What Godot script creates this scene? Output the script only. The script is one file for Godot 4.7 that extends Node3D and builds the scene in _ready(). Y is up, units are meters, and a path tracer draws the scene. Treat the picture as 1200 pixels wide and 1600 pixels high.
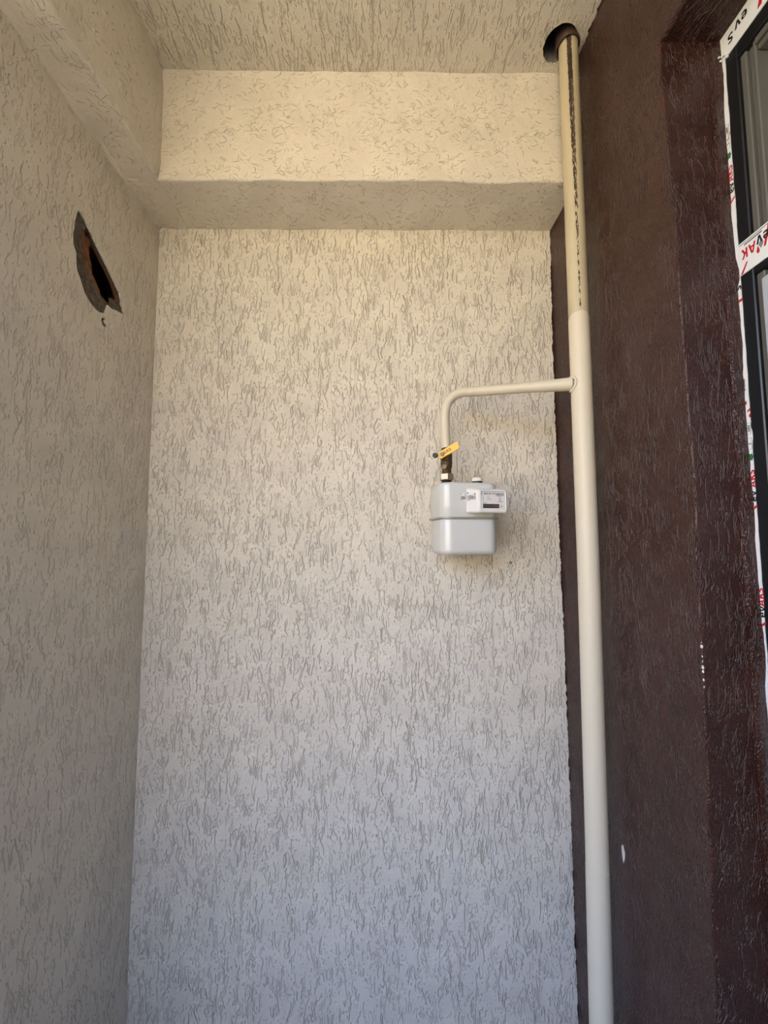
extends Node3D
# Corner of a balcony: rough white plaster, gas riser with a small meter, brown window surround.
# Distances were worked out with the eye at the origin; H lifts them so that the floor lies at y = 0.
const H := 1.62
const TEX_SIZE := 1.5        # metres that one plaster texture covers

var rng := RandomNumberGenerator.new()
var wob := FastNoiseLite.new()
var M := {}

func _ready():
	rng.seed = 77
	wob.seed = 5
	wob.noise_type = FastNoiseLite.TYPE_SIMPLEX
	wob.frequency = 1.0
	# ---- camera, sky, sun, exposure
	var cam := Camera3D.new()
	cam.name = "camera"
	cam.fov = 107.9156
	cam.near = 0.02
	cam.far = 200.0
	cam.position = V(0, 0, 0)
	cam.rotation = Vector3(0.0708, -0.0106, -0.0023)
	add_child(cam)
	cam.current = true
	var env := Environment.new()
	env.background_mode = Environment.BG_SKY
	var sm := ProceduralSkyMaterial.new()
	sm.sky_top_color = Color(0.64, 0.72, 0.90)
	sm.sky_horizon_color = Color(0.88, 0.90, 0.94)
	sm.ground_horizon_color = Color(0.74, 0.66, 0.54)
	sm.ground_bottom_color = Color(0.56, 0.50, 0.42)
	sm.sky_curve = 0.2
	sm.sky_energy_multiplier = 1.7
	var sky := Sky.new()
	sky.sky_material = sm
	env.sky = sky
	env.ambient_light_source = Environment.AMBIENT_SOURCE_SKY
	env.tonemap_mode = Environment.TONE_MAPPER_LINEAR
	env.tonemap_exposure = 2.85
	env.sdfgi_enabled = true
	env.ssao_enabled = true
	env.ssil_enabled = true
	var we := WorldEnvironment.new()
	we.name = "world_environment"
	we.environment = env
	add_child(we)
	# the sun stands behind this building and lights the yard and the house across it
	var sun := DirectionalLight3D.new()
	sun.name = "sun"
	sun.light_color = Color(1.0, 0.94, 0.83)
	sun.light_energy = 2.8
	sun.shadow_enabled = true
	add_child(sun)
	sun.look_at_from_position(Vector3.ZERO, Vector3(-0.35, -0.75, 0.9))

	make_materials()
	build_shell()
	build_beams()
	build_right_wall()
	build_outside()
	build_door()
	build_pipe()
	build_valve()
	build_meter()
	build_lettering()

# ------------------------------------------------------------------ helpers
func V(x: float, y: float, z: float) -> Vector3:
	return Vector3(x, y + H, z)

class Mb:
	var v := PackedVector3Array()
	var uv := PackedVector2Array()
	var sg := PackedInt32Array()
	func tri(a: Vector3, b: Vector3, c: Vector3, ua: Vector2, ub: Vector2, uc: Vector2, s: int):
		v.append(a); v.append(b); v.append(c)
		uv.append(ua); uv.append(ub); uv.append(uc)
		sg.append(s)
	func quad(a, b, c, d, ua, ub, uc, ud, s: int):
		tri(a, b, c, ua, ub, uc, s)
		tri(a, c, d, ua, uc, ud, s)

func commit(m: Mb, fix := true) -> ArrayMesh:
	var vol := 0.0
	if fix:
		var o := m.v[0]
		for i in range(0, m.v.size(), 3):
			vol += (m.v[i] - o).dot((m.v[i + 1] - o).cross(m.v[i + 2] - o))
	var st := SurfaceTool.new()
	st.begin(Mesh.PRIMITIVE_TRIANGLES)
	for i in range(0, m.v.size(), 3):
		var s: int = m.sg[i / 3]
		st.set_smooth_group(4294967295 if s < 0 else s)
		var order := [0, 2, 1] if vol > 0 else [0, 1, 2]
		for k in order:
			st.set_uv(m.uv[i + k])
			st.add_vertex(m.v[i + k])
	st.generate_normals()
	return st.commit()

func obj(called: String, mesh: Mesh, mat: Material, parent: Node = self) -> MeshInstance3D:
	var o := MeshInstance3D.new()
	o.name = called
	o.mesh = mesh
	o.material_override = mat
	o.cast_shadow = GeometryInstance3D.SHADOW_CASTING_SETTING_ON
	parent.add_child(o, true)
	return o

func tag(o: Node, label: String, category := "", kind := "", group := ""):
	o.set_meta("label", label)
	if category:
		o.set_meta("category", category)
	if kind:
		o.set_meta("kind", kind)
	if group:
		o.set_meta("group", group)

func thing(called: String, label: String, category: String, at: Vector3, turn := 0.0) -> Node3D:
	var o := Node3D.new()
	o.name = called
	o.position = at
	o.rotation.y = turn
	add_child(o, true)
	tag(o, label, category)
	return o

# rings of equal length joined into a skin; s < 0 is flat shaded
func loft(m: Mb, rings: Array, closed: bool, cap: bool, s: int, sc := TEX_SIZE, off := Vector2.ZERO):
	var n: int = rings[0].size()
	var vv := 0.0
	var last := n if closed else n - 1
	var us := PackedFloat32Array([0.0])
	for k in range(1, n + 1):
		us.append(us[k - 1] + rings[0][k % n].distance_to(rings[0][k - 1]) / sc)
	for i in range(rings.size() - 1):
		var a: PackedVector3Array = rings[i]
		var b: PackedVector3Array = rings[i + 1]
		var d := a[0].distance_to(b[0])
		d = maxf(d, a[n / 2].distance_to(b[n / 2])) / sc
		for k in last:
			var j := (k + 1) % n
			m.quad(a[k], a[j], b[j], b[k], off + Vector2(us[k], vv), off + Vector2(us[k + 1], vv), off + Vector2(us[k + 1], vv + d), off + Vector2(us[k], vv + d), s)
		vv += d
	if cap:
		for e in 2:
			var r: PackedVector3Array = rings[0] if e == 0 else rings[rings.size() - 1]
			var c := Vector3.ZERO
			for p in r:
				c += p
			c /= n
			for k in n:
				var j := (k + 1) % n
				var q := [c, r[j], r[k]] if e == 0 else [c, r[k], r[j]]
				m.tri(q[0], q[1], q[2], off, off + Vector2(0.01, 0), off + Vector2(0, 0.01), s if s < 0 else s + 1 + e)

func tube_rings(path: Array, radii: Array, seg: int) -> Array:
	var rings := []
	var side := Vector3.ZERO
	for i in path.size():
		var t: Vector3 = (path[mini(i + 1, path.size() - 1)] - path[maxi(i - 1, 0)]).normalized()
		if side == Vector3.ZERO:
			side = t.cross(Vector3.UP if absf(t.y) < 0.9 else Vector3.BACK).normalized()
		side = (side - t * side.dot(t)).normalized()
		var up := side.cross(t)
		var r := PackedVector3Array()
		for k in seg:
			var a := TAU * k / seg
			r.append(path[i] + (side * cos(a) + up * sin(a)) * float(radii[i]))
		rings.append(r)
	return rings

func tube(path: Array, radii: Array, seg := 28) -> ArrayMesh:
	var m := Mb.new()
	loft(m, tube_rings(path, radii, seg), true, true, 1, 0.3)
	return commit(m)

# profile of (radius, height) turned about the y axis through at
func lathe(m: Mb, prof: Array, seg: int, at := Vector3.ZERO, s := 1, basis := Basis.IDENTITY):
	var rings := []
	for p in prof:
		var r := PackedVector3Array()
		for k in seg:
			var a := TAU * k / seg
			r.append(at + basis * Vector3(cos(a) * p.x, p.y, sin(a) * p.x))
		rings.append(r)
	loft(m, rings, true, true, s, 0.3)

func bevel_box(m: Mb, lo: Vector3, hi: Vector3, b: float, sc := TEX_SIZE, off := Vector2.ZERO):
	# a box with chamfered edges, made of three stacked outlines
	var rings := []
	for lv in [[lo.y, b], [lo.y + b, 0.0], [hi.y - b, 0.0], [hi.y, b]]:
		var e: float = lv[1]
		var y: float = lv[0]
		var r := PackedVector3Array()
		for p in [[lo.x + e, lo.z + b], [lo.x + b, lo.z + e], [hi.x - b, lo.z + e], [hi.x - e, lo.z + b], [hi.x - e, hi.z - b], [hi.x - b, hi.z - e], [lo.x + b, hi.z - e], [lo.x + e, hi.z - b]]:
			r.append(Vector3(p[0], y, p[1]))
		rings.append(r)
	loft(m, rings, true, true, -1, sc, off)

func box_obj(called: String, lo: Vector3, hi: Vector3, b: float, mat: Material, parent: Node) -> MeshInstance3D:
	var m := Mb.new()
	bevel_box(m, lo, hi, b)
	return obj(called, commit(m), mat, parent)

# a plate with holes: poly and holes lie in the plane o + a*x + c*y, its body reaches depth along -n
func plate(m: Mb, poly: PackedVector2Array, holes: Array, o: Vector3, a: Vector3, c: Vector3, n: Vector3, depth: float, off := Vector2.ZERO, sc := TEX_SIZE):
	var pieces := [poly]
	for h in holes:
		var cx := 0.0
		for p in h:
			cx += p.x
		cx /= h.size()
		var next := []
		for q in pieces:
			for side in [[-50.0, cx], [cx, 50.0]]:
				var rect := PackedVector2Array([Vector2(side[0], -50), Vector2(side[1], -50), Vector2(side[1], 50), Vector2(side[0], 50)])
				for half in Geometry2D.intersect_polygons(q, rect):
					for rest in Geometry2D.clip_polygons(half, h):
						next.append(rest)
		pieces = next
	for q in pieces:
		var t := Geometry2D.triangulate_polygon(q)
		for i in range(0, t.size(), 3):
			var P := []
			var U := []
			for k in 3:
				var p: Vector2 = q[t[i + k]]
				P.append(o + a * p.x + c * p.y)
				U.append(off + p / sc)
			var nn: Vector3 = (P[1] - P[0]).cross(P[2] - P[0])
			if nn.dot(n) > 0:   # clockwise seen from the front
				P = [P[0], P[2], P[1]]
				U = [U[0], U[2], U[1]]
			m.tri(P[0], P[1], P[2], U[0], U[1], U[2], -1)
			m.tri(P[0] - n * depth, P[2] - n * depth, P[1] - n * depth, U[0], U[2], U[1], -1)
	var all := [poly]
	all.append_array(holes)
	for i in all.size():
		var q: PackedVector2Array = all[i]
		var cw := Geometry2D.is_polygon_clockwise(q)
		var flip := (a.cross(c).dot(n) > 0) == cw
		if i > 0:
			flip = not flip
		for k in q.size():
			var p0 := q[k]
			var p1 := q[(k + 1) % q.size()]
			var A := o + a * p0.x + c * p0.y
			var B := o + a * p1.x + c * p1.y
			var du := p0.distance_to(p1) / sc
			if flip:
				m.quad(A, A - n * depth, B - n * depth, B, off, off + Vector2(0, depth / sc), off + Vector2(du, depth / sc), off + Vector2(du, 0), -1)
			else:
				m.quad(A, B, B - n * depth, A - n * depth, off, off + Vector2(du, 0), off + Vector2(du, depth / sc), off + Vector2(0, depth / sc), -1)

func ragged(a: Vector2, b: Vector2, step: float, amp: float, seed_: float) -> PackedVector2Array:
	var out := PackedVector2Array()
	var n := int(a.distance_to(b) / step)
	var side := (b - a).normalized().orthogonal()
	for i in range(n + 1):
		var t := float(i) / n
		var p := a.lerp(b, t)
		var d := a.distance_to(b) * t
		out.append(p + side * amp * (0.6 * wob.get_noise_2d(d * 9.0, seed_) + 0.5 * wob.get_noise_2d(d * 60.0, seed_ + 9.0) + rng.randf_range(-0.25, 0.25)))
	return out

func interp(xs: Array, ys: Array, x: float) -> float:
	if x <= xs[0]:
		return ys[0]
	for i in range(1, xs.size()):
		if x <= xs[i]:
			return lerpf(ys[i - 1], ys[i], (x - xs[i - 1]) / (xs[i] - xs[i - 1]))
	return ys[ys.size() - 1]

# ------------------------------------------------------------------ materials
func plain(c: Color, rough: float, metal := 0.0) -> StandardMaterial3D:
	var m := StandardMaterial3D.new()
	m.albedo_color = c
	m.roughness = rough
	m.metallic = metal
	return m

func noise_bytes(w: int, h: int, freq: float, seed_: int, oct: int) -> PackedByteArray:
	var n := FastNoiseLite.new()
	n.seed = seed_
	n.frequency = freq
	n.fractal_octaves = oct
	var im := n.get_seamless_image(w, h)
	im.convert(Image.FORMAT_L8)
	return im.get_data()

# scratched plaster: [height image, colour image]; `along` 1 = strokes follow v, 0 = all ways
func plaster_images(size: int, metres: float, per_m2: int, along: float, seed_: int, white: Color, shade_dust: Color, reach := 1.0, wide_by := 1.0) -> Array:
	var fine := noise_bytes(size, size, 0.16, seed_, 3)
	var mid := noise_bytes(size, size, 0.012, seed_ + 1, 3)
	var big := noise_bytes(size, size, 0.004, seed_ + 2, 3)
	var hgt := PackedByteArray()
	hgt.resize(size * size)
	for i in size * size:
		hgt[i] = 158 + ((fine[i] - 128) >> 3) + ((mid[i] - 128) >> 3)
	var r := RandomNumberGenerator.new()
	r.seed = seed_ * 13 + 1
	var ppm := size / metres
	var count := int(per_m2 * metres * metres)
	var mask := size - 1
	for s in count:
		var x := r.randf() * size
		var y := r.randf() * size
		var m: int = mid[(int(y) & mask) * size + (int(x) & mask)]
		if r.randf() * 255.0 > m * 2.2 - 130:
			continue
		var ln := r.randf_range(0.003, 0.012) * reach
		if r.randf() < 0.2:
			ln = r.randf_range(0.014, 0.060) * reach
		var dir := PI / 2 + r.randfn() * (0.16 if along > 0.7 else 0.75)
		if r.randf() < 0.10:
			dir = r.randf() * PI
		var turn := r.randfn() * 0.05
		var wide := r.randf_range(0.40, 0.68) * ppm / 1024.0 * wide_by
		var deep := r.randf_range(40.0, 150.0)
		var steps := int(ln * ppm)
		var lip := 26.0 if r.randf() < 0.5 else -26.0
		for k in steps:
			x += cos(dir)
			y += sin(dir)
			dir += turn + r.randf_range(-0.24, 0.24)
			if k % 9 == 0:
				turn = r.randfn() * 0.05
			if along > 0.7:
				dir += (PI / 2 - dir) * 0.16
			var fade := minf(1.0, minf(k, steps - k) / 4.0)
			var nx := -sin(dir)
			var ny := cos(dir)
			for q in range(-3, 4):
				var d := absf(q) / wide
				var at := (int(y + ny * q) & mask) * size + (int(x + nx * q) & mask)
				if d < 1.6:
					var cut := int(158 - deep * fade * (1.0 - d / 1.8))
					if cut < hgt[at]:
						hgt[at] = maxi(cut, 6)
				elif q * lip > 0 and hgt[at] > 140:
					hgt[at] = mini(hgt[at] + 5, 205)
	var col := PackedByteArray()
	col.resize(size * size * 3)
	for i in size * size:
		# dust in the scratches, and on white plaster their self-shadow painted in as well; paler and yellower patches in the paint
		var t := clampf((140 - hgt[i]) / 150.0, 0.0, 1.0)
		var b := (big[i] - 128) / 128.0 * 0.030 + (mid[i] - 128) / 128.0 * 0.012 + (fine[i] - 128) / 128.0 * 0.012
		col[i * 3] = clampi(int((lerpf(white.r, shade_dust.r, t) + b) * 255), 0, 255)
		col[i * 3 + 1] = clampi(int((lerpf(white.g, shade_dust.g, t) + b) * 255), 0, 255)
		col[i * 3 + 2] = clampi(int((lerpf(white.b, shade_dust.b, t) + b * 0.85) * 255), 0, 255)
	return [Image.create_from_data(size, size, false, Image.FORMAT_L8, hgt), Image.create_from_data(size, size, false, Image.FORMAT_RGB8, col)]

func relief(m: StandardMaterial3D, h: Texture2D, depth: float):
	m.heightmap_enabled = true
	m.heightmap_texture = h
	m.heightmap_scale = depth

func make_materials():
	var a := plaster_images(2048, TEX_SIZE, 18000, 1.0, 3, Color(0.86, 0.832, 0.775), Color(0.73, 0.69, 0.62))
	var ha := ImageTexture.create_from_image(a[0])
	var w := plain(Color.WHITE, 0.86)
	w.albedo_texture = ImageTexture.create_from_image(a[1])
	relief(w, ha, 0.72)
	M.white = w
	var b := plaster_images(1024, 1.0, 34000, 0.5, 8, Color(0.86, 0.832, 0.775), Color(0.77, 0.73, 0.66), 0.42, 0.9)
	var hb := ImageTexture.create_from_image(b[0])
	var w2 := plain(Color.WHITE, 0.86)
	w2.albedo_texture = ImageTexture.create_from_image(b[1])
	relief(w2, hb, 0.55)
	w2.uv1_scale = Vector3.ONE * (TEX_SIZE / 1.0)
	M.white_rough = w2
	var br := plain(Color(0.25, 0.15, 0.12), 0.30)
	br.metallic_specular = 0.5
	var c := plaster_images(1024, 0.8, 24000, 1.0, 14, Color(0.215, 0.112, 0.086), Color(0.54, 0.45, 0.41), 0.9, 1.5)
	relief(br, ImageTexture.create_from_image(c[0]), 1.1)
	br.albedo_color = Color.WHITE
	br.albedo_texture = ImageTexture.create_from_image(c[1])
	br.uv1_scale = Vector3.ONE * (TEX_SIZE / 0.8)
	M.brown = br
	M.brown_plain = plain(Color(0.215, 0.112, 0.086), 0.34)
	M.concrete = plain(Color(0.55, 0.53, 0.5), 0.9)
	M.mortar = speckle(Color(0.36, 0.32, 0.27), 0.10, 21)
	M.clay = speckle(Color(0.50, 0.33, 0.21), 0.09, 22)
	M.clay_red = speckle(Color(0.33, 0.15, 0.11), 0.08, 23)
	M.floor = speckle(Color(0.50, 0.47, 0.43), 0.06, 24)
	M.pipe = plain(Color(0.82, 0.785, 0.70), 0.46)
	M.brass = plain(Color(0.40, 0.33, 0.24), 0.40, 0.7)
	M.nickel = plain(Color(0.66, 0.61, 0.52), 0.34, 0.8)
	M.dark_metal = plain(Color(0.2, 0.18, 0.15), 0.5, 0.5)
	M.yellow = plain(Color(0.92, 0.73, 0.22), 0.42)
	M.case = plain(Color(0.80, 0.805, 0.79), 0.26)
	M.case.clearcoat_enabled = true
	M.case.clearcoat = 0.5
	M.case.clearcoat_roughness = 0.12
	M.plastic = plain(Color(0.87, 0.865, 0.845), 0.45)
	M.seam = plain(Color(0.60, 0.60, 0.58), 0.4, 0.3)
	M.film = plain(Color(0.88, 0.89, 0.88), 0.3)
	M.dark_frame = plain(Color(0.085, 0.09, 0.095), 0.33)
	M.frame = plain(Color(0.36, 0.355, 0.33), 0.35)
	M.frame_silver = plain(Color(0.66, 0.68, 0.70), 0.35)
	M.ink = plain(Color(0.05, 0.05, 0.055), 0.5)
	M.red = plain(Color(0.72, 0.10, 0.16), 0.45)
	M.green = plain(Color(0.16, 0.42, 0.24), 0.45)
	M.grey_ink = plain(Color(0.5, 0.5, 0.5), 0.5)
	M.chip = plain(Color(0.82, 0.80, 0.76), 0.8)
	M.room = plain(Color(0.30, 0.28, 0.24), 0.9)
	var g := plain(Color(0.75, 0.8, 0.8, 0.18), 0.03)
	g.transparency = BaseMaterial3D.TRANSPARENCY_ALPHA
	M.glass = g

func speckle(c: Color, amp: float, seed_: int) -> StandardMaterial3D:
	var f := noise_bytes(256, 256, 0.05, seed_, 5)
	var im := Image.create(256, 256, false, Image.FORMAT_RGB8)
	for y in 256:
		for x in 256:
			var t := (f[y * 256 + x] - 128) / 128.0 * amp
			im.set_pixel(x, y, Color(c.r + t, c.g + t, c.b + t))
	var m := plain(Color.WHITE, 0.9)
	m.albedo_texture = ImageTexture.create_from_image(im)
	m.uv1_triplanar = true
	m.uv1_scale = Vector3.ONE * 4.0
	var hm := Image.create_from_data(256, 256, false, Image.FORMAT_L8, f)
	relief(m, ImageTexture.create_from_image(hm), 0.3)
	return m

# ------------------------------------------------------------------ setting
const XL := -0.808
const XR := 0.633
const ZB := -1.3
const ZF := -1.1096      # face of the beam on the back wall
const YB := 1.1378       # underside of the beams
const YC := 1.5172       # ceiling
const XLB := -0.6968     # face of the beam on the left wall
const ZJ := -0.752       # window jamb
const YL := 1.1068       # lintel
const XW := 0.762        # window frame face

func px_hole(raw: Array, depth: float) -> PackedVector2Array:
	# corners of the broken opening, given as (z, y) on the wall's face, seen deeper by `depth`
	var out := PackedVector2Array()
	for p in raw:
		var k := (absf(XL) + depth) / absf(XL)
		out.append(Vector2(p[0] * k, p[1] * k))
	return out

func crop_point(x: float, y: float) -> Array:
	return [x, y]

func build_shell():
	# back wall: masonry painted brown in the corner, with the white scratched render over it
	var back := Mb.new()
	plate(back, PackedVector2Array([Vector2(-1.1, -H), Vector2(0.9, -H), Vector2(0.9, 1.75), Vector2(-1.1, 1.75)]), [], V(0, 0, ZB - 0.003), Vector3.RIGHT, Vector3.UP, Vector3.BACK, 0.2)
	var wall := obj("wall_back", commit(back), M.brown_plain)
	tag(wall, "rough white plastered end wall behind the gas meter", "", "structure")
	var ys := [-1.6, -1.3, -1.0, -0.66, -0.35, -0.09, 0.16, 0.57, 0.757, 0.94, 1.1]
	var xs := [0.6335, 0.6327, 0.6346, 0.6336, 0.632, 0.6285, 0.628, 0.628, 0.6285, 0.631, 0.6335]
	var edge := PackedVector2Array()
	var y := -H
	while y < 1.14:
		edge.append(Vector2(interp(ys, xs, y) - 0.0005 + 0.0034 * wob.get_noise_1d(y * 22.0) + rng.randf_range(-0.0022, 0.0014), y))
		y += 0.0065
	edge.append(Vector2(0.632, 1.2))
	edge.append(Vector2(XL - 0.02, 1.2))
	edge.append(Vector2(XL - 0.02, -H))
	var r := Mb.new()
	plate(r, edge, [], V(0, 0, ZB), Vector3.RIGHT, Vector3.UP, Vector3.BACK, 0.003, Vector2(0.13, 0.2))
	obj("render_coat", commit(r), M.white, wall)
	# a small pit in the render beside the riser
	var pit := Mb.new()
	lathe(pit, [Vector2(0.0005, 0.003), Vector2(0.003, 0.0025), Vector2(0.0055, 0.0)], 9, V(0.4535, -0.085, ZB), -1, Basis(Vector3.RIGHT, PI / 2))
	obj("plaster_nib", commit(pit), M.concrete, wall)

	# left wall: render with a broken hole down to the hollow brick
	var outer := [[-0.9472, 0.8801], [-0.9405, 0.845], [-0.9395, 0.822], [-0.9365, 0.806], [-0.939, 0.777], [-0.9500, 0.760], [-0.9505, 0.742], [-0.9560, 0.716], [-0.9680, 0.700], [-0.9830, 0.674], [-1.0020, 0.660], [-1.0230, 0.652], [-1.0400, 0.6525], [-1.0600, 0.662], [-1.0660, 0.679], [-1.0700, 0.694], [-1.0860, 0.6925], [-1.1050, 0.7000], [-1.1390, 0.7060], [-1.1330, 0.7220], [-1.1230, 0.7320], [-1.1250, 0.7430], [-1.1160, 0.7640], [-1.0960, 0.7790], [-1.0680, 0.8020], [-1.0420, 0.8200], [-1.0180, 0.8370], [-0.9980, 0.8540], [-0.9740, 0.8720], [-0.9590, 0.8810]]
	var chip := [[-1.0555, 0.6480], [-1.0490, 0.6410], [-1.0470, 0.6330], [-1.0520, 0.6240], [-1.0600, 0.6210], [-1.0680, 0.6235], [-1.0690, 0.6310], [-1.0600, 0.6320], [-1.0565, 0.6370], [-1.0610, 0.6420], [-1.0600, 0.6475]]
	var clay_edge := [[-0.9760, 0.8560], [-0.9620, 0.8240], [-0.9640, 0.7850], [-0.9760, 0.7560], [-0.9960, 0.7380], [-1.0150, 0.7180], [-1.0330, 0.7080], [-1.0500, 0.6960], [-1.0680, 0.6960], [-1.1000, 0.7010], [-1.1200, 0.7080], [-1.1260, 0.7300], [-1.1150, 0.7600], [-1.0700, 0.7990], [-1.0200, 0.8330], [-0.9930, 0.8540]]
	var cavity := [[-0.9950, 0.8250], [-0.9890, 0.8080], [-0.9930, 0.7850], [-1.0020, 0.7650], [-1.0060, 0.7430], [-1.0220, 0.7290], [-1.0340, 0.7160], [-1.0400, 0.7040], [-1.0600, 0.7010], [-1.0920, 0.7070], [-1.1100, 0.7180], [-1.1080, 0.7400], [-1.0850, 0.7700], [-1.0500, 0.7980], [-1.0150, 0.8220]]
	var lw := Mb.new()
	var poly := PackedVector2Array([Vector2(-1.32, -H), Vector2(-0.5, -H), Vector2(-0.5, 1.75), Vector2(-1.32, 1.75)])
	plate(lw, poly, [px_hole(outer, 0.0), px_hole(chip, 0.0)], V(XL, 0, 0), Vector3.BACK, Vector3.UP, Vector3.RIGHT, 0.005, Vector2(0.55, 0.37))
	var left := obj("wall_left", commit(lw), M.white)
	tag(left, "rough white plastered side wall with a broken hole", "", "structure")
	var base := Mb.new()
	plate(base, poly, [px_hole(clay_edge, 0.005)], V(XL - 0.005, 0, 0), Vector3.BACK, Vector3.UP, Vector3.RIGHT, 0.012)
	tag(obj("base_mortar", commit(base), M.mortar, left), "grey brown base mortar bared around the broken hole")
	var brick := Mb.new()
	plate(brick, poly, [px_hole(cavity, 0.017)], V(XL - 0.017, 0, 0), Vector3.BACK, Vector3.UP, Vector3.RIGHT, 0.009)
	tag(obj("hollow_brick", commit(brick), M.clay, left), "orange clay brick shell with a dark cavity")
	var cav := Mb.new()
	plate(cav, poly, [PackedVector2Array([Vector2(-1.165, 0.70), Vector2(-0.985, 0.70), Vector2(-0.985, 0.86), Vector2(-1.165, 0.86)])], V(XL - 0.026, 0, 0), Vector3.BACK, Vector3.UP, Vector3.RIGHT, 0.06)
	obj("brick_core", commit(cav), M.clay_red, left)
	var cb := Mb.new()
	plate(cb, poly, [], V(XL - 0.086, 0, 0), Vector3.BACK, Vector3.UP, Vector3.RIGHT, 0.08)
	obj("outer_leaf", commit(cb), M.clay_red, left)
	var flap := Mb.new()   # a loose flake of base mortar hanging in the lower tip of the hole
	plate(flap, PackedVector2Array([Vector2(-1.078, 0.722), Vector2(-1.085, 0.7), Vector2(-1.1, 0.693), Vector2(-1.128, 0.704), Vector2(-1.118, 0.724), Vector2(-1.098, 0.728)]), [], V(XL - 0.0022, 0, 0), Vector3.BACK, Vector3.UP, Vector3.RIGHT, 0.004)
	obj("mortar_flake", commit(flap), M.mortar, left)

	# ceiling with the hole for the riser
	var ce := PackedVector2Array([Vector2(-1.0, -1.32)])
	var z := -1.32
	while z < 0.3:
		ce.append(Vector2(0.6305 + 0.009 * wob.get_noise_1d(z * 14.0 + 40.0) + rng.randf_range(-0.0026, 0.0020) - 0.003, z))
		z += 0.009
	ce.append(Vector2(0.631, 0.3))
	ce.append(Vector2(-1.0, 0.3))
	var hole := PackedVector2Array()
	for k in 30:
		var a := TAU * k / 30
		var rr := 0.0485 + 0.0025 * wob.get_noise_1d(k * 0.8)
		hole.append(Vector2(0.556 + cos(a) * rr, -1.0375 + sin(a) * rr))
	var cm := Mb.new()
	plate(cm, ce, [hole], V(0, YC, 0), Vector3.RIGHT, Vector3.BACK, Vector3.DOWN, 0.006, Vector2(0.3, 0.6))
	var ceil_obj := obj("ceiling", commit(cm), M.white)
	tag(ceil_obj, "rough white plastered ceiling with a round pipe hole", "", "structure")
	var slab := Mb.new()
	plate(slab, PackedVector2Array([Vector2(-1.0, -1.5), Vector2(0.95, -1.5), Vector2(0.95, 1.3), Vector2(-1.75, 1.3), Vector2(-1.75, -0.64), Vector2(-1.0, -0.64)]), [hole], V(0, YC + 0.006, 0), Vector3.RIGHT, Vector3.BACK, Vector3.DOWN, 0.2)
	obj("ceiling_slab", commit(slab), M.concrete, ceil_obj)
	box_obj("painted_edge", V(0.612, YC + 0.0035, -1.32), V(0.64, YC + 0.0058, 1.2), 0.0005, M.brown_plain, ceil_obj)
	box_obj("floor_above", V(-1.0, YC + 0.206, -1.5), V(0.95, YC + 0.3, 0.3), 0.005, M.concrete, ceil_obj)

	var fl := Mb.new()
	bevel_box(fl, V(-1.75, -H - 0.15, -1.5), V(0.95, -H, 1.25), 0.004)
	tag(obj("floor", commit(fl), M.floor), "plain grey balcony floor below the view", "", "structure")
	var pa := Mb.new()
	bevel_box(pa, V(-1.6, -H, 1.1), V(0.95, -H + 1.1, 1.25), 0.01)
	bevel_box(pa, V(-1.75, -H, -0.5), V(-1.6, -H + 1.1, 1.25), 0.01)  # side parapet, added to cut the light from the lower left
	bevel_box(pa, V(-1.75, -H, -0.64), V(-0.82, 1.72, -0.5), 0.01)
	bevel_box(pa, V(0.0, -H, 1.1), V(0.95, 1.75, 1.26), 0.01)  # unseen full-height pier, added to narrow the opening and steer the light
	tag(obj("wall_front_blockers", commit(pa), M.concrete), "unseen balcony parapet behind the viewer, with pier and side walls added to shape the light", "", "structure")

func wobble(p: Vector3, amp: float) -> Vector3:
	return Vector3(wob.get_noise_3d(p.x * 5, p.y * 5, p.z * 5), wob.get_noise_3d(p.x * 5 + 31, p.y * 5, p.z * 5), wob.get_noise_3d(p.x * 5, p.y * 5 + 57, p.z * 5)) * amp

func arc2(c: Vector2, r: float, a0: float, a1: float, n: int) -> Array:
	var out := []
	for i in range(n + 1):
		var a := deg_to_rad(lerpf(a0, a1, float(i) / n))
		out.append(c + Vector2(cos(a), sin(a)) * r)
	return out

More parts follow.
